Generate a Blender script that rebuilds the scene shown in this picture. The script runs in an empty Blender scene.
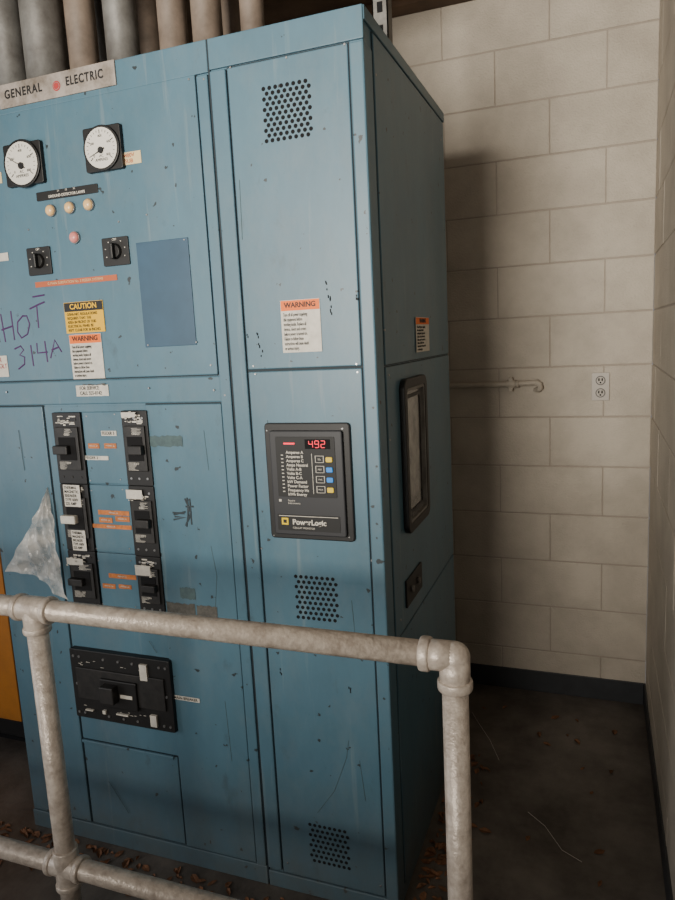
import bpy, bmesh, math, random
from mathutils import Vector, Matrix
random.seed(7)
# ------------------------------------------------------------------ camera survey
CY,CP,CR,FL=0.3647,0.1598,-0.051,691.5
CAM=Vector((0.494,-1.588,1.566))
_F=Vector((-math.sin(CY)*math.cos(CP),math.cos(CY)*math.cos(CP),-math.sin(CP)))
_R0=Vector((math.cos(CY),math.sin(CY),0));_U0=_R0.cross(_F)
_R=_R0*math.cos(CR)+_U0*math.sin(CR);_U=_U0*math.cos(CR)-_R0*math.sin(CR)
def meas(u,v,ax,val):
    d=_R*((u-337.5)/FL)-_U*((v-450)/FL)+_F
    return CAM+d*((val-CAM[ax])/d[ax])
def F(u,v):
    p=meas(u,v,1,0.0);return p.x,p.z
def FP(y):
    def g(u,v):
        p=meas(u,v,1,y);return p.x,p.z
    return g
F1=FP(-.012);F2=FP(-.02);F3=FP(-.045)
def S(u,v):
    p=meas(u,v,0,0.0);return p.y,p.z
WB=1.335; WR=0.687; CEIL=2.85
def B(u,v):
    p=meas(u,v,1,WB);return p.x,p.z
def rect(f,*p):
    if len(p)==2:
        a=f(*p[0]);b=f(*p[1]);return a[0],b[0],b[1],a[1]
    q=[f(*s) for s in p] # TL TR BR BL
    return (q[0][0]+q[3][0])/2,(q[1][0]+q[2][0])/2,(q[2][1]+q[3][1])/2,(q[0][1]+q[1][1])/2
# ------------------------------------------------------------------ materials
def mat(name,col,rough=.5,metal=0,var=.0,scale=8,bump=0,bscale=60,emit=0,col2=None,trans=0,alpha=1):
    m=bpy.data.materials.new(name);m.use_nodes=True;nt=m.node_tree;b=nt.nodes['Principled BSDF']
    b.inputs['Roughness'].default_value=rough;b.inputs['Metallic'].default_value=metal
    b.inputs['Base Color'].default_value=(*col,1)
    if emit:
        b.inputs['Emission Color'].default_value=(*col,1);b.inputs['Emission Strength'].default_value=emit
    tc=nt.nodes.new('ShaderNodeTexCoord')
    if var or col2:
        n=nt.nodes.new('ShaderNodeTexNoise');n.inputs['Scale'].default_value=scale;n.inputs['Detail'].default_value=8;n.inputs['Roughness'].default_value=.65
        nt.links.new(tc.outputs['Object'],n.inputs['Vector'])
        r=nt.nodes.new('ShaderNodeValToRGB')
        c2=col2 if col2 else tuple(c*(1-var) for c in col)
        r.color_ramp.elements[0].position=.35;r.color_ramp.elements[0].color=(*c2,1)
        r.color_ramp.elements[1].position=.62;r.color_ramp.elements[1].color=(*col,1)
        nt.links.new(n.outputs['Fac'],r.inputs['Fac']);nt.links.new(r.outputs['Color'],b.inputs['Base Color'])
    if bump:
        n2=nt.nodes.new('ShaderNodeTexNoise');n2.inputs['Scale'].default_value=bscale;n2.inputs['Detail'].default_value=6
        nt.links.new(tc.outputs['Object'],n2.inputs['Vector'])
        bp=nt.nodes.new('ShaderNodeBump');bp.inputs['Strength'].default_value=bump;bp.inputs['Distance'].default_value=.003
        nt.links.new(n2.outputs['Fac'],bp.inputs['Height']);nt.links.new(bp.outputs['Normal'],b.inputs['Normal'])
    return m
def blue_paint(name,base):
    m=bpy.data.materials.new(name);m.use_nodes=True;nt=m.node_tree;b=nt.nodes['Principled BSDF']
    b.inputs['Roughness'].default_value=.42
    tc=nt.nodes.new('ShaderNodeTexCoord')
    def noise(scale,detail,rough,st):
        mp=nt.nodes.new('ShaderNodeMapping');mp.inputs['Scale'].default_value=st
        n=nt.nodes.new('ShaderNodeTexNoise');n.inputs['Scale'].default_value=scale;n.inputs['Detail'].default_value=detail;n.inputs['Roughness'].default_value=rough
        nt.links.new(tc.outputs['Object'],mp.inputs['Vector']);nt.links.new(mp.outputs['Vector'],n.inputs['Vector']);return n.outputs['Fac']
    def ramp(s,p0,c0,p1,c1):
        r=nt.nodes.new('ShaderNodeValToRGB');r.color_ramp.elements[0].position=p0;r.color_ramp.elements[1].position=p1
        r.color_ramp.elements[0].color=(*c0,1);r.color_ramp.elements[1].color=(*c1,1);nt.links.new(s,r.inputs['Fac']);return r.outputs['Color']
    def mix(fac,c1,c2):
        x=nt.nodes.new('ShaderNodeMixRGB');nt.links.new(fac,x.inputs['Fac']);nt.links.new(c1,x.inputs['Color1']);x.inputs['Color2'].default_value=(*c2,1);return x.outputs['Color']
    c=ramp(noise(3.5,8,.7,(1,1,.45)),.3,[v*.8 for v in base],.7,[v*1.08 for v in base])
    c=mix(ramp(noise(6,9,.75,(1,1,.6)),.48,(0,0,0),.82,(.45,.45,.45)),c,(.18,.215,.225))
    c=mix(ramp(noise(24,4,.6,(1,1,.07)),.62,(0,0,0),.72,(.38,.38,.38)),c,(.22,.28,.30))
    c=mix(ramp(noise(11,7,.7,(1,1,.5)),.60,(0,0,0),.72,(.5,.5,.5)),c,(.05,.078,.092))
    c=mix(ramp(noise(36,3,.5,(1,1,1)),.70,(0,0,0),.715,(1,1,1)),c,(.03,.04,.045))
    sp=nt.nodes.new('ShaderNodeSeparateXYZ');nt.links.new(tc.outputs['Object'],sp.inputs[0])
    mr=nt.nodes.new('ShaderNodeMapRange');mr.inputs['From Min'].default_value=.4;mr.inputs['From Max'].default_value=.0;mr.inputs['To Min'].default_value=0;mr.inputs['To Max'].default_value=1
    nt.links.new(sp.outputs['Z'],mr.inputs['Value'])
    mu=nt.nodes.new('ShaderNodeMath');mu.operation='MULTIPLY';nt.links.new(mr.outputs['Result'],mu.inputs[0]);nt.links.new(noise(9,8,.7,(1,1,1)),mu.inputs[1])
    c=mix(mu.outputs[0],c,(.11,.105,.09))
    nt.links.new(c,b.inputs['Base Color'])
    bp=nt.nodes.new('ShaderNodeBump');bp.inputs['Strength'].default_value=.1;bp.inputs['Distance'].default_value=.001
    nt.links.new(noise(300,2,.5,(1,1,1)),bp.inputs['Height']);nt.links.new(bp.outputs['Normal'],b.inputs['Normal'])
    return m
BLUE=blue_paint('blue_enamel',(.083,.176,.238))
BLUED=mat('blue_gap',(.012,.022,.03),.7)
BLUE2=mat('dark_blue_cover',(.032,.085,.145),.45,var=.2)
BLACK=mat('black_plastic',(.008,.0075,.0075),.5,var=.3,scale=30)
HOLE=mat('vent_hole_black',(.002,.002,.003),.9)
BGREY=mat('worn_black_plastic',(.024,.022,.021),.55,col2=(.010,.010,.010),scale=40)
WHITE=mat('white_dial',(.74,.71,.64),.5)
OFFW=mat('label_white',(.70,.66,.58),.6,var=.18,scale=50)
ALU=mat('brushed_aluminium_plate',(.42,.37,.33),.5,metal=.1,col2=(.17,.14,.11),scale=16)
ORG=mat('label_orange',(.88,.17,.015),.6)
TXTO=mat('dymo_orange',(.62,.2,.05),.6,var=.4,scale=60)
YEL=mat('caution_yellow',(.82,.47,.005),.55)
YELL=mat('cream_tag',(.72,.57,.32),.5)
INK=mat('black_ink',(.008,.008,.008),.6)
RED=mat('red_ink',(.42,.04,.04),.6)
STRIPR=mat('red_strip',(.48,.11,.04),.6)
PURP=mat('marker_purple',(.075,.014,.105),.6)
SILV=mat('silver_scribble',(.03,.045,.055),.6)
TAPE=mat('dull_tape',(.075,.125,.13),.7,col2=(.055,.09,.10),scale=90)
TAPE2=mat('brown_tape',(.12,.115,.10),.7,var=.5,scale=60)
AMB=mat('lamp_amber',(.85,.55,.25),.25)
PINK=mat('lamp_pink',(.75,.27,.24),.3)
LED=mat('led_red',(1,.02,.05),.4,emit=1.3)
BYEL=mat('button_yellow',(.85,.6,.02),.4)
BBLU=mat('button_blue',(.01,.25,.8),.4)
STEEL=mat('screw_steel',(.35,.35,.35),.35,metal=.9)
GALV=mat('galvanised_conduit',(.24,.235,.22),.55,metal=.3,col2=(.13,.12,.11),scale=9,bump=.3)
PIPEB=mat('painted_conduit',(.27,.21,.165),.6,col2=(.15,.115,.09),scale=8,bump=.2)
RAILM=mat('worn_cream_pipe',(.60,.53,.46),.38,metal=.2,col2=(.38,.32,.27),scale=36,bump=.5,bscale=120)
PANE=mat('window_pane',(.42,.41,.39),.12,metal=.3,col2=(.16,.16,.16),scale=7)  # pale grey paints the glass's whitish reflection into the pane colour
WALLM=mat('cream_block_paint',(.535,.475,.395),.6,col2=(.42,.37,.305),scale=4,bump=1.0,bscale=140)
MORT=mat('mortar_paint',(.36,.31,.26),.75)
BASEM=mat('grey_baseboard_paint',(.035,.038,.043),.5,var=.3,scale=9)
CEILM=mat('brown_ceiling',(.12,.07,.04),.8,var=.5,scale=4)
DUCK=mat('orange_enamel',(.6,.22,.03),.5,var=.2)
LEAFM=mat('dry_leaf',(.26,.12,.06),.8,col2=(.12,.06,.03),scale=30)
FLOORM=mat('stained_concrete',(.17,.15,.13),.45,col2=(.06,.05,.042),scale=3.2,bump=.4,bscale=50)
def plastic():
    m=bpy.data.materials.new('clear_plastic_sheet');m.use_nodes=True;nt=m.node_tree
    b=nt.nodes['Principled BSDF'];b.inputs['Base Color'].default_value=(.8,.77,.72,1);b.inputs['Roughness'].default_value=.2
    tr=nt.nodes.new('ShaderNodeBsdfTransparent');mx=nt.nodes.new('ShaderNodeMixShader')
    tc=nt.nodes.new('ShaderNodeTexCoord');n=nt.nodes.new('ShaderNodeTexNoise');n.inputs['Scale'].default_value=22;n.inputs['Detail'].default_value=6
    mr=nt.nodes.new('ShaderNodeMapRange');mr.inputs['From Min'].default_value=.35;mr.inputs['From Max'].default_value=.65;mr.inputs['To Min'].default_value=.25;mr.inputs['To Max'].default_value=.7
    nt.links.new(tc.outputs['Object'],n.inputs['Vector']);nt.links.new(n.outputs['Fac'],mr.inputs['Value']);nt.links.new(mr.outputs['Result'],mx.inputs['Fac'])
    nt.links.new(tr.outputs[0],mx.inputs[1]);nt.links.new(b.outputs[0],mx.inputs[2]);nt.links.new(mx.outputs[0],nt.nodes['Material Output'].inputs['Surface'])
    return m
PLAST=plastic()
# ------------------------------------------------------------------ builders
def link(o,parent=None):
    bpy.context.collection.objects.link(o)
    if parent:o.parent=parent
    return o
def fin(bm,name,m,parent,bevel=0,seg=2,smooth=False):
    me=bpy.data.meshes.new(name);bmesh.ops.recalc_face_normals(bm,faces=bm.faces[:]);bm.to_mesh(me);bm.free()
    me.materials.append(m);o=bpy.data.objects.new(name,me);link(o,parent)
    if smooth:
        for p in me.polygons:p.use_smooth=True
    if bevel:
        md=o.modifiers.new('bevel','BEVEL');md.width=bevel;md.segments=seg;md.limit_method='ANGLE'
    return o
def addbox(bm,x0,x1,y0,y1,z0,z1):
    v=[bm.verts.new(c) for c in ((x0,y0,z0),(x1,y0,z0),(x1,y1,z0),(x0,y1,z0),(x0,y0,z1),(x1,y0,z1),(x1,y1,z1),(x0,y1,z1))]
    for f in ((0,1,2,3),(4,7,6,5),(0,4,5,1),(1,5,6,2),(2,6,7,3),(3,7,4,0)):bm.faces.new([v[i] for i in f])
def box(name,x0,x1,y0,y1,z0,z1,m,parent=None,bevel=0,seg=2):
    bm=bmesh.new();addbox(bm,min(x0,x1),max(x0,x1),min(y0,y1),max(y0,y1),min(z0,z1),max(z0,z1));return fin(bm,name,m,parent,bevel,seg)
def addcyl(bm,p0,p1,r0,r1=None,seg=24,cap=True):
    r1=r0 if r1 is None else r1
    p0=Vector(p0);p1=Vector(p1);d=p1-p0;q=d.to_track_quat('Z','Y')
    a=[];b=[]
    for i in range(seg):
        t=2*math.pi*i/seg;w=q@Vector((math.cos(t),math.sin(t),0));a.append(bm.verts.new(p0+w*r0));b.append(bm.verts.new(p1+w*r1))
    for i in range(seg):
        f=bm.faces.new((a[i],a[(i+1)%seg],b[(i+1)%seg],b[i]));f.smooth=True
    if cap:bm.faces.new(a[::-1]);bm.faces.new(b)
def cyl(name,p0,p1,r,m,parent=None,r1=None,seg=28,bevel=0):
    bm=bmesh.new();addcyl(bm,p0,p1,r,r1,seg);me=bpy.data.meshes.new(name);bm.to_mesh(me);bm.free();me.materials.append(m)
    o=link(bpy.data.objects.new(name,me),parent)
    if bevel:
        md=o.modifiers.new('bevel','BEVEL');md.width=bevel;md.segments=2;md.limit_method='ANGLE';md.angle_limit=math.radians(50)
    return o
def tube(name,pts,r,m,parent=None,res=8):
    cu=bpy.data.curves.new(name,'CURVE');cu.dimensions='3D';cu.bevel_depth=r;cu.bevel_resolution=res;cu.use_fill_caps=True
    sp=cu.splines.new('POLY');sp.points.add(len(pts)-1)
    for i,p in enumerate(pts):sp.points[i].co=(*p,1)
    cu.materials.append(m);return link(bpy.data.objects.new(name,cu),parent)
def strokes(name,lines,r,m,parent,y=-.0045,f=F):
    cu=bpy.data.curves.new(name,'CURVE');cu.dimensions='3D';cu.bevel_depth=r;cu.bevel_resolution=1
    for ln in lines:
        sp=cu.splines.new('POLY');sp.points.add(len(ln)-1)
        for i,p in enumerate(ln):
            x,z=f(*p);sp.points[i].co=(x,y,z,1)
    cu.materials.append(m);return link(bpy.data.objects.new(name,cu),parent)
def text(name,s,x,z,size,m,parent,y=-.006,ax='L',sx=1,spacing=1,line=1,side=False,bold=0,rotz=0):
    cu=bpy.data.curves.new(name,'FONT');cu.body=s;cu.size=size;cu.align_x={'L':'LEFT','C':'CENTER'}[ax];cu.align_y='CENTER'
    cu.space_character=spacing;cu.space_line=line;cu.extrude=.0002;cu.offset=bold
    cu.materials.append(m);o=link(bpy.data.objects.new(name,cu),parent)
    if side:
        o.location=(-y,x,z);o.rotation_euler=(math.pi/2,rotz,math.pi/2)
    else:
        o.location=(x,y,z);o.rotation_euler=(math.pi/2,rotz,0)
    o.scale=(sx,1,1);return o
def rbox(name,x0,x1,z0,z1,y0,y1,rad,m,parent,seg=6,bev=.001,hole=None,side=False):
    """rounded-rectangle plate in the XZ plane, optional rectangular hole inset"""
    def loop(x0,x1,z0,z1,rad):
        pts=[]
        for cx,cz,a0 in ((x1-rad,z1-rad,0),(x0+rad,z1-rad,90),(x0+rad,z0+rad,180),(x1-rad,z0+rad,270)):
            for i in range(seg+1):
                a=math.radians(a0+90*i/seg);pts.append((cx+rad*math.cos(a),cz+rad*math.sin(a)))
        return pts
    bm=bmesh.new();T=(lambda x,y,z:(-y,x,z)) if side else (lambda x,y,z:(x,y,z))
    o=loop(x0,x1,z0,z1,rad);n=len(o)
    A=[bm.verts.new(T(a,y0,c)) for a,c in o];Bv=[bm.verts.new(T(a,y1,c)) for a,c in o]
    for i in range(n):bm.faces.new((A[i],A[(i+1)%n],Bv[(i+1)%n],Bv[i]))
    if hole:
        h=loop(x0+hole,x1-hole,z0+hole,z1-hole,max(rad-hole*.6,.003))
        C=[bm.verts.new(T(a,y0,c)) for a,c in h];D=[bm.verts.new(T(a,y1,c)) for a,c in h]
        for i in range(n):
            j=(i+1)%n
            bm.faces.new((A[i],C[i],C[j],A[j]));bm.faces.new((Bv[i],Bv[j],D[j],D[i]));bm.faces.new((C[i],D[i],D[j],C[j]))
    else:
        bm.faces.new(A[::-1]);bm.faces.new(Bv)
    return fin(bm,name,m,parent,bev,2)
def screws(name,pts,parent,r=.0045,y=-.0055,f=F,m=None):
    bm=bmesh.new()
    for p in pts:
        a,z=f(*p)
        if f is S:addcyl(bm,(-y-.004,a,z),(-y,a,z),r,r*.7,10)
        else:addcyl(bm,(a,y+.004,z),(a,y,z),r,r*.7,10)
    me=bpy.data.meshes.new(name);bm.to_mesh(me);bm.free();me.materials.append(m or STEEL);return link(bpy.data.objects.new(name,me),parent)
# ------------------------------------------------------------------ room
def blockwall(name,axis,pos,a0,a1,z0,z1,off=0.19,shift=0.0):
    bm=bmesh.new();W=.4064;H=.2032;g=.0026
    k=-1
    while off+k*H<z1:
        zb=max(off+k*H+g,z0);zt=min(off+(k+1)*H-g,z1)
        s=(shift+(W/2 if k%2 else 0))%W
        a=a0-W+s
        while a<a1:
            b0=max(a+g*.5,a0);b1=min(a+W-g*.5,a1);j=random.uniform(-.0008,.0008)
            if b1-b0>.01 and zt-zb>.01:
                if axis=='Y':addbox(bm,b0,b1,pos+j,pos+.05,zb,zt)
                else:addbox(bm,pos+j,pos+.05,b0,b1,zb,zt)
            a+=W
        k+=1
    o=fin(bm,name,WALLM,None,.0028,2)
    bm=bmesh.new()
    if axis=='Y':addbox(bm,a0,a1,pos+.003,pos+.06,z0,z1)
    else:addbox(bm,pos+.003,pos+.06,a0,a1,z0,z1)
    fin(bm,'mortar_bed',MORT,o);return o
XL=-3.2;YF=-3.6
blockwall('wall_back','Y',WB,XL,WR,0,CEIL,shift=.26)
blockwall('wall_right','X',WR,YF,WB,0,CEIL,shift=.1)
box('wall_left',XL-.1,XL,YF,WB+.06,0,CEIL,WALLM)
box('floor',XL-.1,WR+.06,YF,WB+.06,-.1,0,FLOORM)
box('ceiling',XL-.1,WR+.06,YF,WB+.06,CEIL,CEIL+.1,CEILM)
box('baseboard_back',XL,WR-.006,WB-.006,WB+.002,0,.095,BASEM,None,.002)
box('baseboard_right',WR-.006,WR+.002,YF,WB,0,.095,BASEM,None,.002)
# ------------------------------------------------------------------ cabinets
H=2.29;D=.853;XS=-.394;XC=-1.27
big=box('switchgear_cabinet',XC,XS-.001,.003,D,.0,H,BLUE,None,.003)
nar=box('metering_cabinet',XS+.001,-.003,.003,D,.0,H,BLUE,None,.003)
def panel(name,r,par,y=-.003,m=BLUE,bev=.0025):
    return box(name,r[0],r[1],y,.004,r[2],r[3],m,par,bev)
def shadowgap(name,r,par,g=.003):
    return box(name,r[0]-g,r[1]+g,.0015,.005,r[2]-g,r[3]+g,BLUED,par)
def pg(name,r,par,y=-.003):
    shadowgap(name+'_gap',r,par);return panel(name,r,par,y)
xs1=F(226,68)[0]*.5+F(250,371)[0]*.5;xs2=(F(348,43)[0]+F(385,893)[0])/2
zmid=F(300,369)[1];ztop=F(287,56)[1]
xd=(F(195,76)[0]+F(219,374)[0])/2
box('header',XC,XS-.002,-.004,.004,F(100,97)[1]+.004,H,BLUE,big,.002)
box('header',XS+.002,0,-.004,.004,ztop+.004,H,BLUE,nar,.002)
box('upright_post',xd+.004,XS-.004,-.006,.004,.06,F(100,97)[1],BLUE,big,.003)
box('upright_post',XS+.003,xs1-.004,-.006,.004,.06,ztop,BLUE,nar,.003)
box('corner_post',xs2+.004,0,-.006,.06,.05,ztop,BLUE,nar,.004)
box('seam_gap',XS-.0025,XS+.0025,-.002,.01,.02,H,BLUED,big)
box('plinth',XC,XS-.002,-.004,.004,0,.06,BLUE,big,.003)
box('plinth',XS+.002,0,-.004,.004,0,.05,BLUE,nar,.003)
pg('upper_panel',(xs1,xs2,zmid+.003,ztop),nar)
pg('lower_panel',(xs1,xs2,.055,zmid-.003),nar)
zd=F(110,378)[1];zt=F(100,95)[1];zl=F(120,405)[1]
pg('upper_door',(XC+.02,xd,zd,zt),big,-.005)
box('middle_rail',XC,xd+.004,-.003,.004,zl+.004,zd-.004,BLUE,big,.003)
xl1=(F(45,405)[0]+F(90,822)[0])/2;xr0=(F(146,404)[0]+F(188,848)[0])/2;xr1=(F(221,401)[0]+F(258,864)[0])/2
pg('left_door',(XC+.006,xl1,.065,zl),big,-.004)
pg('right_door',(xr0,xr1,.065,zl),big,-.006)
lp=(xl1+.006,xr0-.006,.065,F(130,748)[1])
pg('kick_panel',lp,big,-.002)
box('kick_panel_lip',lp[0],lp[1]-.01,-.009,-.001,lp[3]-.006,lp[3]+.004,BLUE,big,.002)
def vent(name,quad,cols,rows,r):
    x0,x1,z0,z1=rect(F,*quad);bm=bmesh.new()
    for j in range(rows):
        for i in range(cols):
            x=x0+(x1-x0)*(i+(.5 if j%2 else 0))/(cols-.5);z=z1-(z1-z0)*j/(rows-1)
            addcyl(bm,(x,-.001,z),(x,-.0036,z),r,seg=10)
    return fin(bm,name,HOLE,nar)
vent('upper_vent_holes',((264,88),(310,82),(311,136),(267,140)),8,11,.0050)
vent('middle_vent_holes',((296,577),(336,578),(338,620),(299,617)),8,9,.0050)
vent('lower_vent_holes',((310,825),(347,830),(350,867),(313,860)),8,8,.0050)
# ---- labels
def label(name,quad,par,f=F,head=ORG,title='WARNING',body='',fr=.2,base=OFFW,y=-.0052,tcol=INK):
    a0,a1,z0,z1=rect(f,*quad);side=f is S
    def bx(n,b0,b1,c0,c1,yy,m):
        if side:return box(n,-yy-.001,-yy,b0,b1,c0,c1,m,par)
        return box(n,b0,b1,yy,yy+.001,c0,c1,m,par)
    o=bx(name,a0,a1,z0,z1,y,base);h=z1-z0;w=a1-a0
    if head:
        bx(name+'_header',a0+.001,a1-.001,z1-h*fr,z1-.001,y-.0004,head)
        text(name+'_title',title,(a0+a1)/2,z1-h*fr/2,min(h*fr*.8,w/len(title)*1.15),INK if head is ORG else YEL,par,y-.0008,'C',side=side,bold=.0005)
    if body:
        n=body.count('\n')+1;sz=h*(1-fr)/n*.92
        text(name+'_body',body,a0+w*.06,z0+h*(1-fr)/2,sz,tcol,par,y-.0006,'L',side=side,bold=.0001,sx=min(1,w*.88/(sz*.56*max(len(l) for l in body.split('\n')))))
    return o
WB1="Turn off all power supplying\nthis equipment before\nworking inside. Replace all\ndevices, doors and covers\nbefore power is turned on.\nFailure to follow these\ninstructions will cause death\nor serious injury."
label('warning_label',((281,301),(320,298),(323,351),(284,353)),nar,body=WB1)
label('warning_label',((71,335),(103,333),(106,377),(75,380)),big,body=WB1,y=-.0072)
label('side_warning_label',((414,318),(427,317),(428,351),(415,352)),nar,f=S,body=WB1)
label('caution_sign',((66,303),(104,300),(107,331),(68,334)),big,head=INK,title='CAUTION',fr=.3,base=YEL,y=-.0072,body='OSHA-NEC REGULATIONS\nREQUIRES THAT THE\nAREA IN FRONT OF THIS\nELECTRICAL PANEL BE\nKEPT CLEAR FOR 36 INCHES')
label('small_tag',((77,386),(109,384),(110,395),(78,397)),big,head=None,body='  FOR SERVICE\n  CALL 555-0142',fr=0,y=-.005)
label('left_tag',((-14,255),(10,253),(10,261),(-13,263)),big,head=None,y=-.0065)
label('left_tag',((-14,357),(9,355),(10,376),(-13,378)),big,head=None,body='DANGER\nHIGH VOLT\n480V',fr=0,y=-.0065,tcol=RED)
label('door_tag',((174,694),(201,697),(201,701),(174,698)),big,head=None,body='MAIN BREAKER',fr=0,y=-.008)
# ---- nameplate
x1,zA=F(116,62);_,zB=F(117,86);x0=x1-.385
box('nameplate',x0,x1,-.009,-.003,zB,zA+.004,ALU,big,.001)
zc=(zA+zB)/2+.004
text('nameplate_text','GENERAL',F(7,95)[0],zc,.030,INK,big,-.0095,'L',sx=.88,spacing=1.2,bold=.0009)
text('nameplate_text_2','ELECTRIC',F(68,83)[0],zc,.030,INK,big,-.0095,'L',sx=.80,spacing=1.18,bold=.0009)
bm=bmesh.new();cx_,cz_=F(59,87);addcyl(bm,(cx_,-.009,cz_),(cx_,-.0098,cz_),.0125,seg=24);fin(bm,'nameplate_roundel',RED,big)
tr_=tube('nameplate_roundel_ring',[(cx_+.009*math.cos(t*math.pi/12),-.0099,cz_+.009*math.sin(t*math.pi/12)) for t in range(25)],.0006,ALU,big,2)
# ---- gauges
def gauge(quad,ang):
    a0,a1,z0,z1=rect(F2,*quad);cx,cz=(a0+a1)/2,(z0+z1)/2;rr=(a1-a0)/2
    rbox('gauge_bezel',a0,a1,z0,z1,-.018,-.004,.006,BLACK,big,bev=.002)
    cyl('gauge_ring',(cx,-.017,cz),(cx,-.024,cz),rr*.97,BLACK,big,seg=40,bevel=.002)
    cyl('gauge_dial',(cx,-.0235,cz),(cx,-.0245,cz),rr*.86,WHITE,big,seg=40)
    bm=bmesh.new()
    for i in range(21):
        t=math.radians(-40+260*i/20);L=rr*(.16 if i%5==0 else .09)
        p=Vector((math.cos(t),0,math.sin(t)));c=Vector((cx,-.025,cz))
        addcyl(bm,c+p*(rr*.76-L),c+p*rr*.76,.0006 if i%5 else .0011,seg=5)
    c=Vector((cx,-.0255,cz-rr*.1));t=math.radians(ang);p=Vector((math.cos(t),0,math.sin(t)))
    addcyl(bm,c-p*rr*.2,c+p*rr*.66,.0018,.0006,6)
    fin(bm,'gauge_marks',INK,big)
    cyl('gauge_hub',(cx,-.024,cz-rr*.1),(cx,-.028,cz-rr*.1),rr*.14,BLACK,big,seg=20)
    text('gauge_text','AC\nAMPERES',cx,cz-rr*.42,rr*.17,INK,big,-.0249,'C')
    for k,tt in enumerate(('0','200','400','600','800')):
        t=math.radians(220-65*k);text('gauge_number',tt,cx+math.cos(t)*rr*.5,cz+math.sin(t)*rr*.5,rr*.15,INK,big,-.0249,'C')
gauge(((3,144),(40,140),(42,183),(5,187)),150)
gauge(((82,127),(119,124),(122,169),(85,172)),200)
for q in (((125,153),(142,151),(143,164),(126,165)),((-10,174),(3,173),(4,184),(-9,185))):
    label('gauge_tag',q,big,head=None,body='480V\nSUB',fr=0,base=YELL,y=-.0065,tcol=STRIPR)
r_=rect(F,(38,193),(99,184),(100,193),(39,202))
rbox('indicator_strip',r_[0],r_[1],r_[2],r_[3],-.008,-.004,.003,BLACK,big)
text('indicator_text','GROUND DETECTOR LAMPS',(r_[0]+r_[1])/2,(r_[2]+r_[3])/2-.004,.0095,OFFW,big,-.0085,'C',bold=.0002)
text('indicator_text_2','1A          2B          3C',(r_[0]+r_[1])/2,(r_[2]+r_[3])/2+.008,.007,OFFW,big,-.0085,'C')
def dome(name,u,v,r,m):
    x,z=F2(u,v);cyl(name+'_collar',(x,-.004,z),(x,-.012,z),r*1.12,STEEL,big,seg=24)
    bm=bmesh.new();bmesh.ops.create_uvsphere(bm,u_segments=20,v_segments=12,radius=r)
    bmesh.ops.scale(bm,vec=(1,.7,1),verts=bm.verts);bmesh.ops.translate(bm,vec=(x,-.012,z),verts=bm.verts);fin(bm,name,m,big,smooth=True)
for u,v in ((48,210),(67,207),(86,204)):dome('indicator_lamp',u,v,.0145,AMB)
dome('push_button',72,237,.0145,PINK)
def rotary(quad,t):
    a0,a1,z0,z1=rect(F1,*quad);cx,cz=(a0+a1)/2,(z0+z1)/2;w=a1-a0
    rbox('switch_plate',a0,a1,z0,z1,-.010,-.004,.004,BLACK,big)
    cyl('switch_hub',(cx,-.010,cz),(cx,-.018,cz),w*.25,BLACK,big,r1=w*.2,seg=28,bevel=.001)
    box('switch_grip',cx-w*.06,cx+w*.06,-.03,-.015,cz-w*.25,cz+w*.25,BLACK,big,.003)
    bm=bmesh.new()
    for k in range(-3,4):
        an=math.radians(90+k*38);addbox(bm,cx+math.cos(an)*w*.38-.0015,cx+math.cos(an)*w*.38+.0015,-.0108,-.0098,cz+math.sin(an)*w*.38-.0012,cz+math.sin(an)*w*.38+.0012)
    fin(bm,'switch_marks',OFFW,big);text('switch_text',t,cx,z1-.006,.008,OFFW,big,-.0105,'C')
rotary(((26,248),(49,246),(51,274),(28,276)),'OFF')
rotary(((101,238),(127,236),(129,264),(103,267)),'OFF')
r_=rect(F,(138,243),(188,238),(199,344),(147,348));box('cover_plate',*r_[:2],-.008,-.004,*r_[2:],BLUE2,big,.001)
screws('cover_screws',[(186,240),(150,345),(198,342)],big,.003,-.0095)
r_=rect(F,(37,282),(118,275),(119,280),(37,288));box('legend_strip',*r_[:2],-.0065,-.0045,*r_[2:],STRIPR,big)
text('legend_text','G MAIN SUBSTATION No. 3 FEEDER SYSTEMS',(r_[0]+r_[1])/2,(r_[2]+r_[3])/2,.0095,YELL,big,-.007,'C')
strokes('marker_writing',[
 [(2,314),(7,342)],[(12,311),(16,340)],[(3,330),(14,326)],
 [(24,316),(19,322),(19,332),(23,338),(29,334),(31,324),(28,316),(24,316)],
 [(31,309),(41,304),(46,302)],[(38,306),(40,328)],[(34,297),(46,295)],
 [(16,349),(22,346),(25,350),(21,355),(26,357),(26,364),(20,369)],
 [(32,345),(35,366)],[(38,343),(39,353),(49,352)],[(46,341),(49,362)],
 [(52,358),(56,340),(63,352)],[(53,350),(60,347)]],.0026,PURP,big,-.0042)
screws('door_screws',[(205,80),(212,365),(190,80),(8,392),(150,388),(215,390),(226,395),(148,215),(120,222),(30,230)],big,.0035,-.0068)
screws('panel_screws',[(231,68),(287,58),(345,45),(254,366),(357,364),(256,374),(358,372),(288,862),(381,885),(262,548),(372,560)],nar,.0035,-.0048)
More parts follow.
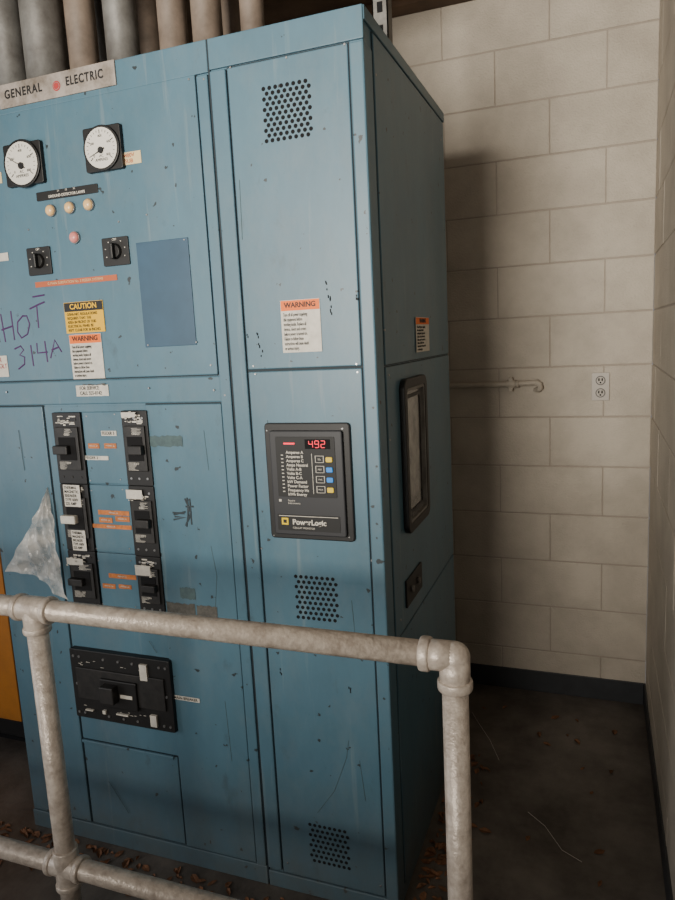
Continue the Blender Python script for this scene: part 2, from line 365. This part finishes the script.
# ---- breakers
def mean(f,*p):return sum(f(*q)[0] for q in p)/len(p)
c1a=mean(F1,(53,412),(72,605));c1b=mean(F1,(81,412),(99,608))
c2a=mean(F1,(121,410),(140,612));c2b=mean(F1,(147,410),(164,613))
z1s=[F(67,412)[1],F(72,483)[1],F(76,549)[1],F(86,607)[1]]
z2s=[F(134,410)[1],F(139,485)[1],F(144,555)[1],F(153,613)[1]]
box('breaker_mounting_plate',xl1+.004,xr0-.004,.001,.0035,lp[3]+.006,zl-.002,BLUE,big)
def breaker(x0,x1,z0,z1,flip,white,k_):
    w=x1-x0;h=z1-z0;g=.0005
    rbox('breaker_case',x0,x1,z0+g,z1-g,-.012,.002,.003,BLACK,big,bev=.0015)
    box('breaker_face',x0+w*.1,x1-w*.1,-.018,-.011,z0+h*.2,z1-h*.2,BGREY,big,.002)
    box('breaker_slot',x0+w*.2,x1-w*.2,-.0195,-.017,z0+h*.34,z0+h*.66,HOLE,big,.001)
    hx=x0+w*(.35 if not flip else .6)
    box('breaker_handle',hx-w*.26,hx+w*.26,-.036,-.018,z0+h*.43,z0+h*.55,OFFW if white else BGREY,big,.003)
    bm=bmesh.new()
    for fx in (.18,.5,.82):
        for fz in (.1,.9):
            addcyl(bm,(x0+w*fx,-.011,z0+h*fz),(x0+w*fx,-.0135,z0+h*fz),.0035,seg=10)
    fin(bm,'breaker_lugs',STEEL if flip else BGREY,big)
    bm=bmesh.new()
    for k in range(14):
        xx=x0+w*random.uniform(.1,.7);zz=z1-h*random.uniform(.04,.17);addbox(bm,xx,xx+w*random.uniform(.06,.26),-.0128,-.0118,zz-h*random.uniform(.01,.025),zz)
    for k in range(8):
        zz=z0+h*(.215+.014*k);addbox(bm,x0+w*.16,x0+w*random.uniform(.3,.55),-.0186,-.0178,zz,zz+.0009)
    for k in range(8):
        zz=z1-h*(.23+.012*k);addbox(bm,x0+w*random.uniform(.4,.5),x0+w*random.uniform(.6,.85),-.0186,-.0178,zz,zz+.0008)
    fin(bm,'breaker_label',OFFW,big)
    text('breaker_on_text','ON',x0+w*.5,z0+h*.7,h*.045,OFFW,big,-.0188,'C');text('breaker_off_text','OFF',x0+w*.5,z0+h*.3,h*.045,OFFW,big,-.0188,'C')
for i in range(3):
    breaker(c1a,c1b,z1s[i+1],z1s[i],False,i==1,i)
    breaker(c2a,c2b,z2s[i+1],z2s[i],True,False,i)
for q in (((68,484),(84,483),(86,504),(70,506)),((76,529),(90,528),(91,548),(78,549))):
    label('breaker_tag',q,big,f=F,head=None,body='THERMAL\nMAGNETIC\nBREAKER\nTYPE 600V\n225 AMP',fr=0,y=-.0205,tcol=INK)
for q in (((124,411),(140,410),(141,417),(125,418)),((129,488),(147,487),(148,498),(130,499)),((138,563),(155,562),(156,574),(139,575)),((70,556),(88,555),(89,563),(71,564)),((131,438),(142,437),(143,452),(132,453))):
    x0,x1,z0,z1=rect(F,*q);bm=bmesh.new()
    for k in range(16):
        a=random.uniform(x0,x1-.006);c=random.uniform(z0,z1);addbox(bm,a,a+random.uniform(.004,.014),-.0193,-.0180,c-random.uniform(.001,.004),c)
    addbox(bm,x0+.003,x1-.005,-.0190,-.0178,z0+.003,z1-.003);fin(bm,'breaker_sticker',OFFW,big)
for i in range(3):
    za=(z1s[i]+z2s[i])/2-.002;zb=(z1s[i+1]+z2s[i+1])/2+.002
    box('centre_plate',c1b+.002,c2a-.002,-.006,.003,zb,za,BLUE,big,.002)
screws('centre_plate_screws',[(88,416),(116,414),(92,480),(122,479),(93,490),(124,489),(98,548),(131,548),(100,560),(132,560),(104,603),(137,606)],big,.003,-.0075)
for q in (((86,456),(110,455),(110,459),(86,460)),((103,431),(118,430),(118,435),(103,436))):
    label('white_strip_label',q,big,head=None,body='FEEDER 3',fr=0,y=-.0075)
for q in (((90,443),(101,443),(101,448),(90,448)),((106,443),(118,443),(118,448),(106,448)),((100,510),(130,510),(131,514),(100,515)),((101,517),(114,517),(114,522),(101,522)),((117,516),(131,516),(131,521),(117,521)),((93,524),(133,524),(133,528),(93,528)),((110,573),(137,574),(138,578),(111,578)),((104,583),(117,583),(117,587),(105,588)),((120,584),(133,584),(133,588),(121,588))):
    r_=rect(F,*q);box('orange_strip_label',*r_[:2],-.0075,-.006,*r_[2:],TXTO,big)
    text('strip_text','FEEDER 3A',(r_[0]+r_[1])/2,(r_[2]+r_[3])/2,.0065,OFFW,big,-.008,'C',sx=min(1,(r_[1]-r_[0])/.036))
# main breaker
x0,x1,z0,z1=rect(F2,(70,649),(169,661),(175,732),(76,717))
rbox('main_breaker_case',x0,x1,z0,z1,-.020,.002,.005,BLACK,big,bev=.002)
w=x1-x0;h=z1-z0
box('main_breaker_face',x0+w*.06,x1-w*.06,-.026,-.019,z0+h*.3,z1-h*.25,BGREY,big,.002)
box('main_breaker_escutcheon',x0+w*.32,x0+w*.68,-.034,-.025,z0+h*.25,z1-h*.35,BLACK,big,.003)
box('main_breaker_handle',x0+w*.36,x0+w*.5,-.06,-.03,z0+h*.36,z0+h*.6,BGREY,big,.004)
box('main_breaker_trip',x0+w*.52,x0+w*.64,-.036,-.033,z0+h*.42,z0+h*.47,OFFW,big,.001)
bm=bmesh.new()
for fx in (.04,.1,.35,.5,.64,.9,.96):
    for fz in (.08,.9):addcyl(bm,(x0+w*fx,-.019,z0+h*fz),(x0+w*fx,-.0225,z0+h*fz),.004,seg=12)
for fx in (.05,.95):addcyl(bm,(x0+w*fx,-.019,z0+h*.5),(x0+w*fx,-.0225,z0+h*.5),.004,seg=12)
fin(bm,'main_breaker_lugs',STEEL,big)
bm=bmesh.new()
for a,b,c,d in ((.72,.79,.7,.92),(.78,.84,.06,.22),(.3,.33,.12,.17),(.44,.56,.14,.16),(.12,.2,.13,.145)):addbox(bm,x0+w*a,x0+w*b,-.0275,-.019,z0+h*c,z0+h*d)
for k in range(20):
    a=random.uniform(.08,.9);c=random.choice((.8,.84,.16,.2))+random.uniform(-.03,.03);addbox(bm,x0+w*a,x0+w*(a+random.uniform(.01,.035)),-.0208,-.0198,z0+h*c,z0+h*c+.0012)
fin(bm,'main_breaker_labels',OFFW,big)
def tape(name,quad,m,y=-.0072):
    x0,x1,z0,z1=rect(F,*quad);bm=bmesh.new();n=14
    top=[];bot=[]
    for i in range(n+1):
        x=x0+(x1-x0)*i/n;top.append(bm.verts.new((x,y,z1+random.uniform(-.004,.001))));bot.append(bm.verts.new((x+random.uniform(-.001,.001),y,z0+random.uniform(-.001,.004))))
    for i in range(n):bm.faces.new((top[i],bot[i],bot[i+1],top[i+1]))
    return fin(bm,name,m,big)
for n,q,m in (('tape_remnant',((149,435),(184,435),(184,446),(150,447)),TAPE),('tape_patch',((168,601),(196,603),(197,615),(169,614)),TAPE2),('tape_patch',((198,604),(218,605),(219,617),(199,617)),TAPE2),('tape_patch',((181,586),(196,587),(197,599),(182,598)),TAPE),('tape_patch',((84,384),(106,383),(107,385),(84,386)),TAPE2)):tape(n,q,m)
strokes('marker_scribble',[[(188,497),(190,508),(188,526)],[(191,498),(193,524)],[(174,512),(186,513)],[(176,516),(187,517),(175,519)],[(187,506),(195,506)],[(186,498),(192,512),(187,525)],[(189,500),(189,522),(192,515)],[(175,514),(187,511)]],.0028,SILV,big,-.0052)
strokes('paint_scratch',[[(212,545),(218,575),(216,620)],[(20,430),(26,470)],[(205,430),(210,470)],[(150,640),(158,652)],[(226,700),(233,760)],[(110,780),(130,812)]],.0007,TAPE,big,-.0062)
strokes('paint_scratch',[[(318,812),(335,790),(347,757),(349,740)],[(268,420),(271,445)],[(240,180),(243,240)],[(352,600),(356,640)],[(360,760),(366,800)]],.0007,TAPE,nar,-.0034)
# ---- metering unit
x0,x1,z0,z1=rect(F1,(264,424),(348,422),(356,541),(271,539));w=x1-x0;h=z1-z0
rbox('meter_gasket',x0,x1,z0,z1,-.012,-.002,.010,BLACK,nar,bev=.003)
MF=mat('meter_face_grey',(.022,.023,.027),.5)
rbox('meter_bezel',x0+w*.075,x1-w*.075,z0+h*.045,z1-h*.06,-.022,-.010,.007,MF,nar,bev=.003)
def mx(a):return x0+w*a
def mz(b):return z1-h*b
rbox('meter_screen_panel',mx(.15),mx(.84),mz(.62),mz(.11),-.0235,-.02,.003,INK,nar,bev=.0005)
box('meter_display',mx(.5),mx(.79),-.0242,-.023,mz(.21),mz(.13),HOLE,nar)
def seg7(ch,cx,cz,hh):
    on={'4':'bcfg','9':'abcdfg','2':'abdeg'}[ch];ww=hh*.6;t=hh*.09;sg={'a':(0,hh/2,1),'g':(0,0,1),'d':(0,-hh/2,1),'b':(ww/2,hh/4,0),'c':(ww/2,-hh/4,0),'f':(-ww/2,hh/4,0),'e':(-ww/2,-hh/4,0)}
    bm=bmesh.new()
    for s in on:
        a,b,hz=sg[s]
        if hz:addbox(bm,cx+a-ww/2+t*.3,cx+a+ww/2-t*.3,-.0248,-.024,cz+b-t/2,cz+b+t/2)
        else:addbox(bm,cx+a-t/2,cx+a+t/2,-.0248,-.024,cz+b-hh/4+t*.3,cz+b+hh/4-t*.3)
    fin(bm,'meter_display_digit',LED,nar)
for k,ch in enumerate('492'):seg7(ch,mx(.57+.07*k),mz(.17),h*.056)
box('meter_display_indicator',mx(.25),mx(.38),-.0245,-.0235,mz(.173),mz(.160),LED,nar)
lab="Amperes A\nAmperes B\nAmperes C\nAmps Neutral\nVolts A-B\nVolts B-C\nVolts C-A\nkW Demand\nPower Factor\nFrequency Hz\nkWh Energy"
text('meter_parameter_list',lab,mx(.27),mz(.42),h*.034,OFFW,nar,-.0239,'L',line=1.05,bold=.0002)
bm=bmesh.new()
for k in range(11):
    zz=mz(.265+.031*k);addbox(bm,mx(.21),mx(.235),-.0242,-.0235,zz-.0012,zz+.0012)
addbox(bm,mx(.57),mx(.575),-.0242,-.0235,mz(.59),mz(.25))
for k in range(4):
    a,b=mz(.27+.085*k),mz(.325+.085*k);
    for (p,q,r,s) in ((.61,.71,a,a+.001),(.61,.71,b,b+.001),(.61,.617,b,a),(.703,.71,b,a)):addbox(bm,mx(p),mx(q),-.0242,-.0235,r,s)
fin(bm,'meter_legend_marks',OFFW,nar)
for k,mm in enumerate((BYEL,BBLU,BBLU,BYEL)):
    zz=mz(.297+.085*k);rbox('meter_button',mx(.735),mx(.81),zz-.0065,zz+.0065,-.027,-.0225,.003,mm,nar,bev=.001)
    text('meter_button_text',('SEL','MET','PAR','MAX')[k],mx(.66),zz,.006,OFFW,nar,-.0243,'C')
text('meter_small_text','Square\nInstruments',mx(.26),mz(.665),.007,OFFW,nar,-.0226,'L')
box('meter_logo',mx(.15),mx(.18),-.0226,-.0218,mz(.665),mz(.645),OFFW,nar)
rbox('meter_nameplate',mx(.12),mx(.86),mz(.915),mz(.775),-.0232,-.021,.002,INK,nar,bev=.0003)
box('meter_nameplate_line',mx(.14),mx(.84),-.0238,-.023,mz(.79),mz(.785),OFFW,nar)
box('meter_logo_square',mx(.17),mx(.25),-.0240,-.023,mz(.865),mz(.805),BYEL,nar)
box('meter_logo_square_core',mx(.19),mx(.23),-.0244,-.0238,mz(.85),mz(.82),INK,nar)
text('meter_brand_text','PowerLogic',mx(.3),mz(.84),.0195,OFFW,nar,-.0238,'L',bold=.0006)
text('meter_brand_subtext','CIRCUIT MONITOR',mx(.3),mz(.89),.007,OFFW,nar,-.0238,'L')
screws('meter_screws',[(269,430),(344,428),(351,536),(276,534)],nar,.0025,-.0135)
bm=bmesh.new()
for u,v,n in ((328,286,3),(330,300,5),(332,310,4),(258,337,4),(260,348,3),(248,338,2),(357,298,3),(281,672,3),(350,688,4),(262,352,2)):
    x,z=F(u,v)
    for k in range(n):
        a=x+random.uniform(-.004,.004);c=z+random.uniform(-.01,.01);s=random.uniform(.002,.004);addbox(bm,a-.0014,a+.0014,-.0037,-.0025,c-s,c+s)
fin(bm,'paint_chips',HOLE,nar)
# ---- side of narrow cabinet
ym=S(383,365)[0];zs=(S(390,364)[1]+S(449,355)[1])/2;zlo=(S(397,637)[1]+S(453,557)[1])/2
def spanel(n,y0,y1,z0,z1):
    box(n+'_gap',-.004,-.0016,y0-.002,y1+.002,z0-.002,z1+.002,BLUED,nar);box(n,-.004,.002,y0,y1,z0,z1,BLUE,nar,.002)
spanel('side_upper_panel',.065,D-.012,zs+.003,H-.035)
spanel('side_middle_panel',.065,D-.012,zlo+.003,zs-.003)
spanel('side_lower_panel',.065,D-.012,.05,zlo-.003)
box('side_top_trim',-.004,.003,.0,D,H-.03,H,BLUE,nar,.002)
y0,y1,z0,z1=rect(S,(398,378),(420,376),(426,518),(403,529))
rbox('side_window_frame',y0,y1,z0,z1,-.018,-.001,.03,BLACK,nar,hole=.026,side=True,bev=.003)
rbox('side_window_pane',y0+.018,y1-.018,z0+.018,z1-.018,-.006,-.003,.018,PANE,nar,side=True,bev=.0005)
rbox('side_window_inner_trim',y0+.026,y1-.026,z0+.026,z1-.026,-.016,-.004,.012,GALV,nar,hole=.008,side=True,bev=.001)
rbox('side_window_inner_track',y0+.05,y1-.05,z0+.045,z1-.045,-.009,-.004,.008,BLACK,nar,hole=.01,side=True,bev=.001)
y0,y1,z0,z1=rect(S,(404,577),(420,565),(420,590),(405,605))
rbox('side_switch_plate',y0,y1,z0,z1,-.007,-.001,.003,BLACK,nar,side=True)
for k in (.3,.7):
    yy=y0+(y1-y0)*k;zz=(z0+z1)/2;cyl('side_switch_button',(.006,yy,zz),(.014,yy,zz),.009,GALV,nar)
screws('side_screws',[(375,75),(384,330),(440,140),(446,340),(388,375),(400,620),(449,540),(389,440)],nar,.004,-.0035,f=S)
# ------------------------------------------------------------------ conduits over cabinet
def conduit(u,v,yy,r,m):
    p=meas(u,v,1,yy);o=cyl('electrical_conduit',(p.x,yy,H+.0008),(p.x,yy,CEIL),r,m,None,seg=32)
    cyl('locknut_collar',(p.x,yy,H+.0008),(p.x,yy,H+.05),r*1.1,m,o,seg=32,bevel=.003)
    return o
for u,yy,r,m in ((5,.22,.052,GALV),(42,.2,.062,GALV),(80,.22,.043,PIPEB),(120,.22,.047,GALV),(172,.2,.040,PIPEB),(206,.2,.040,PIPEB),(232,.38,.030,PIPEB),(252,.22,.032,PIPEB),(24,.5,.045,PIPEB),(147,.55,.04,PIPEB),(100,.55,.04,GALV)):
    conduit(u,15,yy,r,m)
p=meas(380,15,1,.25)
st=box('strut_channel',p.x-.02,p.x+.02,.25,.254,H+.0008,CEIL,GALV,None)
box('strut_flange',p.x-.02,p.x-.017,.25,.29,H+.0008,CEIL,GALV,st);box('strut_flange',p.x+.017,p.x+.02,.25,.29,H+.0008,CEIL,GALV,st)
bm=bmesh.new()
for k in range(9):addbox(bm,p.x-.007,p.x+.007,.2485,.2505,H+.03+k*.055,H+.055+k*.055)
fin(bm,'strut_slots',HOLE,st)
box('ceiling_joist',-3,-.15,.62,.72,CEIL-.14,CEIL,CEILM,None,.003)
box('ceiling_joist',-3,WR,WB-.09,WB-.001,CEIL-.03,CEIL,CEILM,None,.003)
# ------------------------------------------------------------------ back wall fittings
yc=WB-.022
a=B(440,386);b=B(512,383);c=B(540,382)
zcd=(a[1]+b[1])/2
wc=tube('wall_conduit',[(a[0]-.4,yc,zcd),(b[0],yc,zcd),(c[0]-.012,yc,zcd+.004),(c[0],yc,zcd-.004),(c[0]+.002,yc,zcd-.018),(c[0]-.004,yc+.01,zcd-.026),(c[0]-.02,WB+.01,zcd-.028)],.0115,WALLM)
cyl('conduit_coupling',(b[0]-.02,yc,zcd),(b[0]+.015,yc,zcd),.017,WALLM,wc,bevel=.002)
cyl('conduit_coupling_nut',(b[0]+.015,yc,zcd),(b[0]+.03,yc,zcd),.0145,WALLM,wc)
box('conduit_strap',b[0]-.01,b[0]+.006,yc-.012,WB,zcd-.03,zcd+.028,WALLM,wc,.002)
x0,x1,z0,z1=rect(B,(591,373),(609,372),(610,400),(592,401))
ot=rbox('wall_outlet',x0,x1,z0,z1,WB-.007,WB+.004,.004,mat('outlet_plate',(.46,.42,.37),.35),None,bev=.0015)
RC=mat('receptacle',(.10,.09,.08),.4);RF=mat('receptacle_face',(.42,.38,.33),.4)
for k in (.28,.72):
    zz=z0+(z1-z0)*k;xx=(x0+x1)/2
    cyl('outlet_receptacle',(xx,WB-.004,zz),(xx,WB-.009,zz),.0185,RC,ot)
    cyl('outlet_receptacle_face',(xx,WB-.004,zz),(xx,WB-.0095,zz),.0145,RF,ot)
    for s in (-.006,.006):box('outlet_slot',xx+s-.0025,xx+s+.0025,WB-.0103,WB-.008,zz-.002,zz+.009,HOLE,ot)
    cyl('outlet_ground',(xx,WB-.008,zz-.008),(xx,WB-.0103,zz-.008),.0035,HOLE,ot,seg=12)
# ------------------------------------------------------------------ railing
RY=-.448;RZ=1.0;RX=.260;RL=-.690;r=.0235
rail=cyl('pipe_railing',(-2.4,RY,RZ),(RX-.03,RY,RZ),r,RAILM,None)
cyl('corner_post',(RX,RY,0),(RX,RY,RZ-.03),r,RAILM,rail)
cyl('intermediate_post',(RL,RY,0),(RL,RY,RZ),r,RAILM,rail)
cyl('end_post',(-2.3,RY,0),(-2.3,RY,RZ),r,RAILM,rail)
cyl('lower_rail',(-2.4,RY,.35),(RX,RY,.35),r,RAILM,rail)
ex=.058
el=bmesh.new()
addcyl(el,(RX-ex,RY,RZ),(RX,RY,RZ),.0275,seg=28);addcyl(el,(RX,RY,RZ-ex),(RX,RY,RZ),.0275,seg=28)
bmesh.ops.create_uvsphere(el,u_segments=28,v_segments=16,radius=.0278,matrix=Matrix.Translation((RX,RY,RZ)))
for f in el.faces:f.smooth=True
me=bpy.data.meshes.new('corner_elbow');el.to_mesh(me);el.free();me.materials.append(RAILM);link(bpy.data.objects.new('corner_elbow',me),rail)
cyl('elbow_band',(RX-ex-.004,RY,RZ),(RX-ex+.016,RY,RZ),.0315,RAILM,rail,bevel=.004)
cyl('elbow_band',(RX,RY,RZ-ex-.004),(RX,RY,RZ-ex+.016),.0315,RAILM,rail,bevel=.004)
def tee(x,z):
    cyl('tee_body',(x-.042,RY,z),(x+.042,RY,z),.0280,RAILM,rail,bevel=.004)
    cyl('tee_band',(x-.05,RY,z),(x-.034,RY,z),.031,RAILM,rail,bevel=.004)
    cyl('tee_band',(x+.034,RY,z),(x+.05,RY,z),.031,RAILM,rail,bevel=.004)
    cyl('tee_branch',(x,RY,z),(x,RY,z-.05),.028,RAILM,rail,bevel=.003)
    cyl('tee_branch_band',(x,RY,z-.04),(x,RY,z-.056),.031,RAILM,rail,bevel=.004)
for x in (RL,-2.3):
    tee(x,RZ);tee(x,.35);cyl('cross_branch',(x,RY,.35),(x,RY,.398),.029,RAILM,rail,bevel=.004)
tee(RX-.062,.35)
for x in (RX,RL,-2.3):cyl('floor_flange',(x,RY,0),(x,RY,.012),.055,RAILM,rail,bevel=.002)
# ------------------------------------------------------------------ plastic sheet
def sheet():
    G=FP(-.06)
    TL=F(49,487);LB=G(4,572);RB=G(66,602);ML=F(60,535)
    bm=bmesh.new();N=30;g=[]
    for i in range(N+1):
        s=i/N;row=[]
        L=(TL[0]+(LB[0]-TL[0])*s,TL[1]+(LB[1]-TL[1])*s)
        k=.45
        if s<k:R=(TL[0]+(ML[0]-TL[0])*s/k,TL[1]+(ML[1]-TL[1])*s/k)
        else:R=(ML[0]+(RB[0]-ML[0])*(s-k)/(1-k),ML[1]+(RB[1]-ML[1])*(s-k)/(1-k))
        for j in range(N+1):
            t=j/N;x=L[0]+(R[0]-L[0])*t;z=L[1]+(R[1]-L[1])*t+.02*math.sin(t*3.1)*s*s
            y=-.012-.045*s+.010*math.sin(t*7+s*5)*s+.009*abs(math.sin(t*11-s*9))+.006*abs(math.sin(s*17+t*6))
            row.append(bm.verts.new((x,y,z)))
        g.append(row)
    for i in range(N):
        for j in range(N):bm.faces.new((g[i][j],g[i][j+1],g[i+1][j+1],g[i+1][j]))
    return fin(bm,'plastic_sheet',PLAST,big)
sheet()
# ------------------------------------------------------------------ left neighbour
tc=box('transformer_cabinet',-2.6,-1.64,.35,1.0,.04,1.15,BLACK,None,.004)
box('orange_door',-2.58,-1.645,.335,.355,.12,1.13,DUCK,tc,.004)
box('cabinet_feet',-2.58,-1.66,.38,.98,0,.05,HOLE,tc)
box('door_handle',-2.5,-2.47,.315,.337,.7,.82,STEEL,tc,.004)
# ------------------------------------------------------------------ leaves and wire
bm=bmesh.new()
def leaf(x,y):
    a=random.uniform(0,6.28);L=random.uniform(.008,.022);W=L*random.uniform(.3,.6);h=random.uniform(.002,.009)
    c,s=math.cos(a),math.sin(a)
    pts=[(-L,0,.001),(-.3*L,W,h),(.5*L,W*.8,h*.6),(L,0,.002),(.5*L,-W*.8,h),(-.3*L,-W,h*.5)]
    mid=bm.verts.new((x,y,.0015));v=[bm.verts.new((x+p[0]*c-p[1]*s,y+p[0]*s+p[1]*c,p[2])) for p in pts]
    for i in range(6):bm.faces.new((mid,v[i],v[(i+1)%6]))
for i in range(160):leaf(.02+abs(random.gauss(0,.05)),random.uniform(-.1,.8))
for i in range(140):leaf(random.uniform(-1.4,.1),-.03-abs(random.gauss(0,.05)))
for i in range(22):leaf(random.uniform(.05,.6),random.uniform(0,1.2))
fin(bm,'dry_leaves',LEAFM,None)
def flo(u,v):p=meas(u,v,2,.003);return (p.x,p.y,.003)
tube('loose_wire',[flo(472,712),flo(478,722),flo(490,740),flo(499,760)],.0007,OFFW,None,2)
tube('loose_wire',[flo(528,812),flo(545,826),flo(562,850),flo(582,862)],.0006,OFFW,None,2)
# ------------------------------------------------------------------ lights
def area(name,loc,tgt,sx,sy,pw,col,spread=180):
    l=bpy.data.lights.new(name,'AREA');l.shape='RECTANGLE';l.size=sx;l.size_y=sy;l.energy=pw;l.color=col;l.spread=math.radians(spread)
    o=link(bpy.data.objects.new(name,l));o.location=loc;o.rotation_euler=(Vector(tgt)-Vector(loc)).to_track_quat('-Z','Y').to_euler();return o
area('doorway_daylight',(-.75,-3.5,1.9),(-.1,.6,2.3),1.25,1.5,36,(1,.93,.82),68)
area('side_door_daylight',(-3.0,-1.6,1.2),(-.8,-.2,.4),1.2,1.6,24,(.96,.97,1))
w=bpy.data.worlds.new('world');bpy.context.scene.world=w;w.use_nodes=True
w.node_tree.nodes['Background'].inputs[0].default_value=(.95,.96,1,1);w.node_tree.nodes['Background'].inputs[1].default_value=.27
# ------------------------------------------------------------------ camera
cam=bpy.data.cameras.new('camera');co=link(bpy.data.objects.new('camera',cam))
cam.sensor_fit='VERTICAL';cam.sensor_height=24;cam.lens=24*FL/900;cam.clip_start=.02
M=Matrix((( _R.x,_U.x,-_F.x,CAM.x),(_R.y,_U.y,-_F.y,CAM.y),(_R.z,_U.z,-_F.z,CAM.z),(0,0,0,1)))
co.matrix_world=M
bpy.context.scene.camera=co
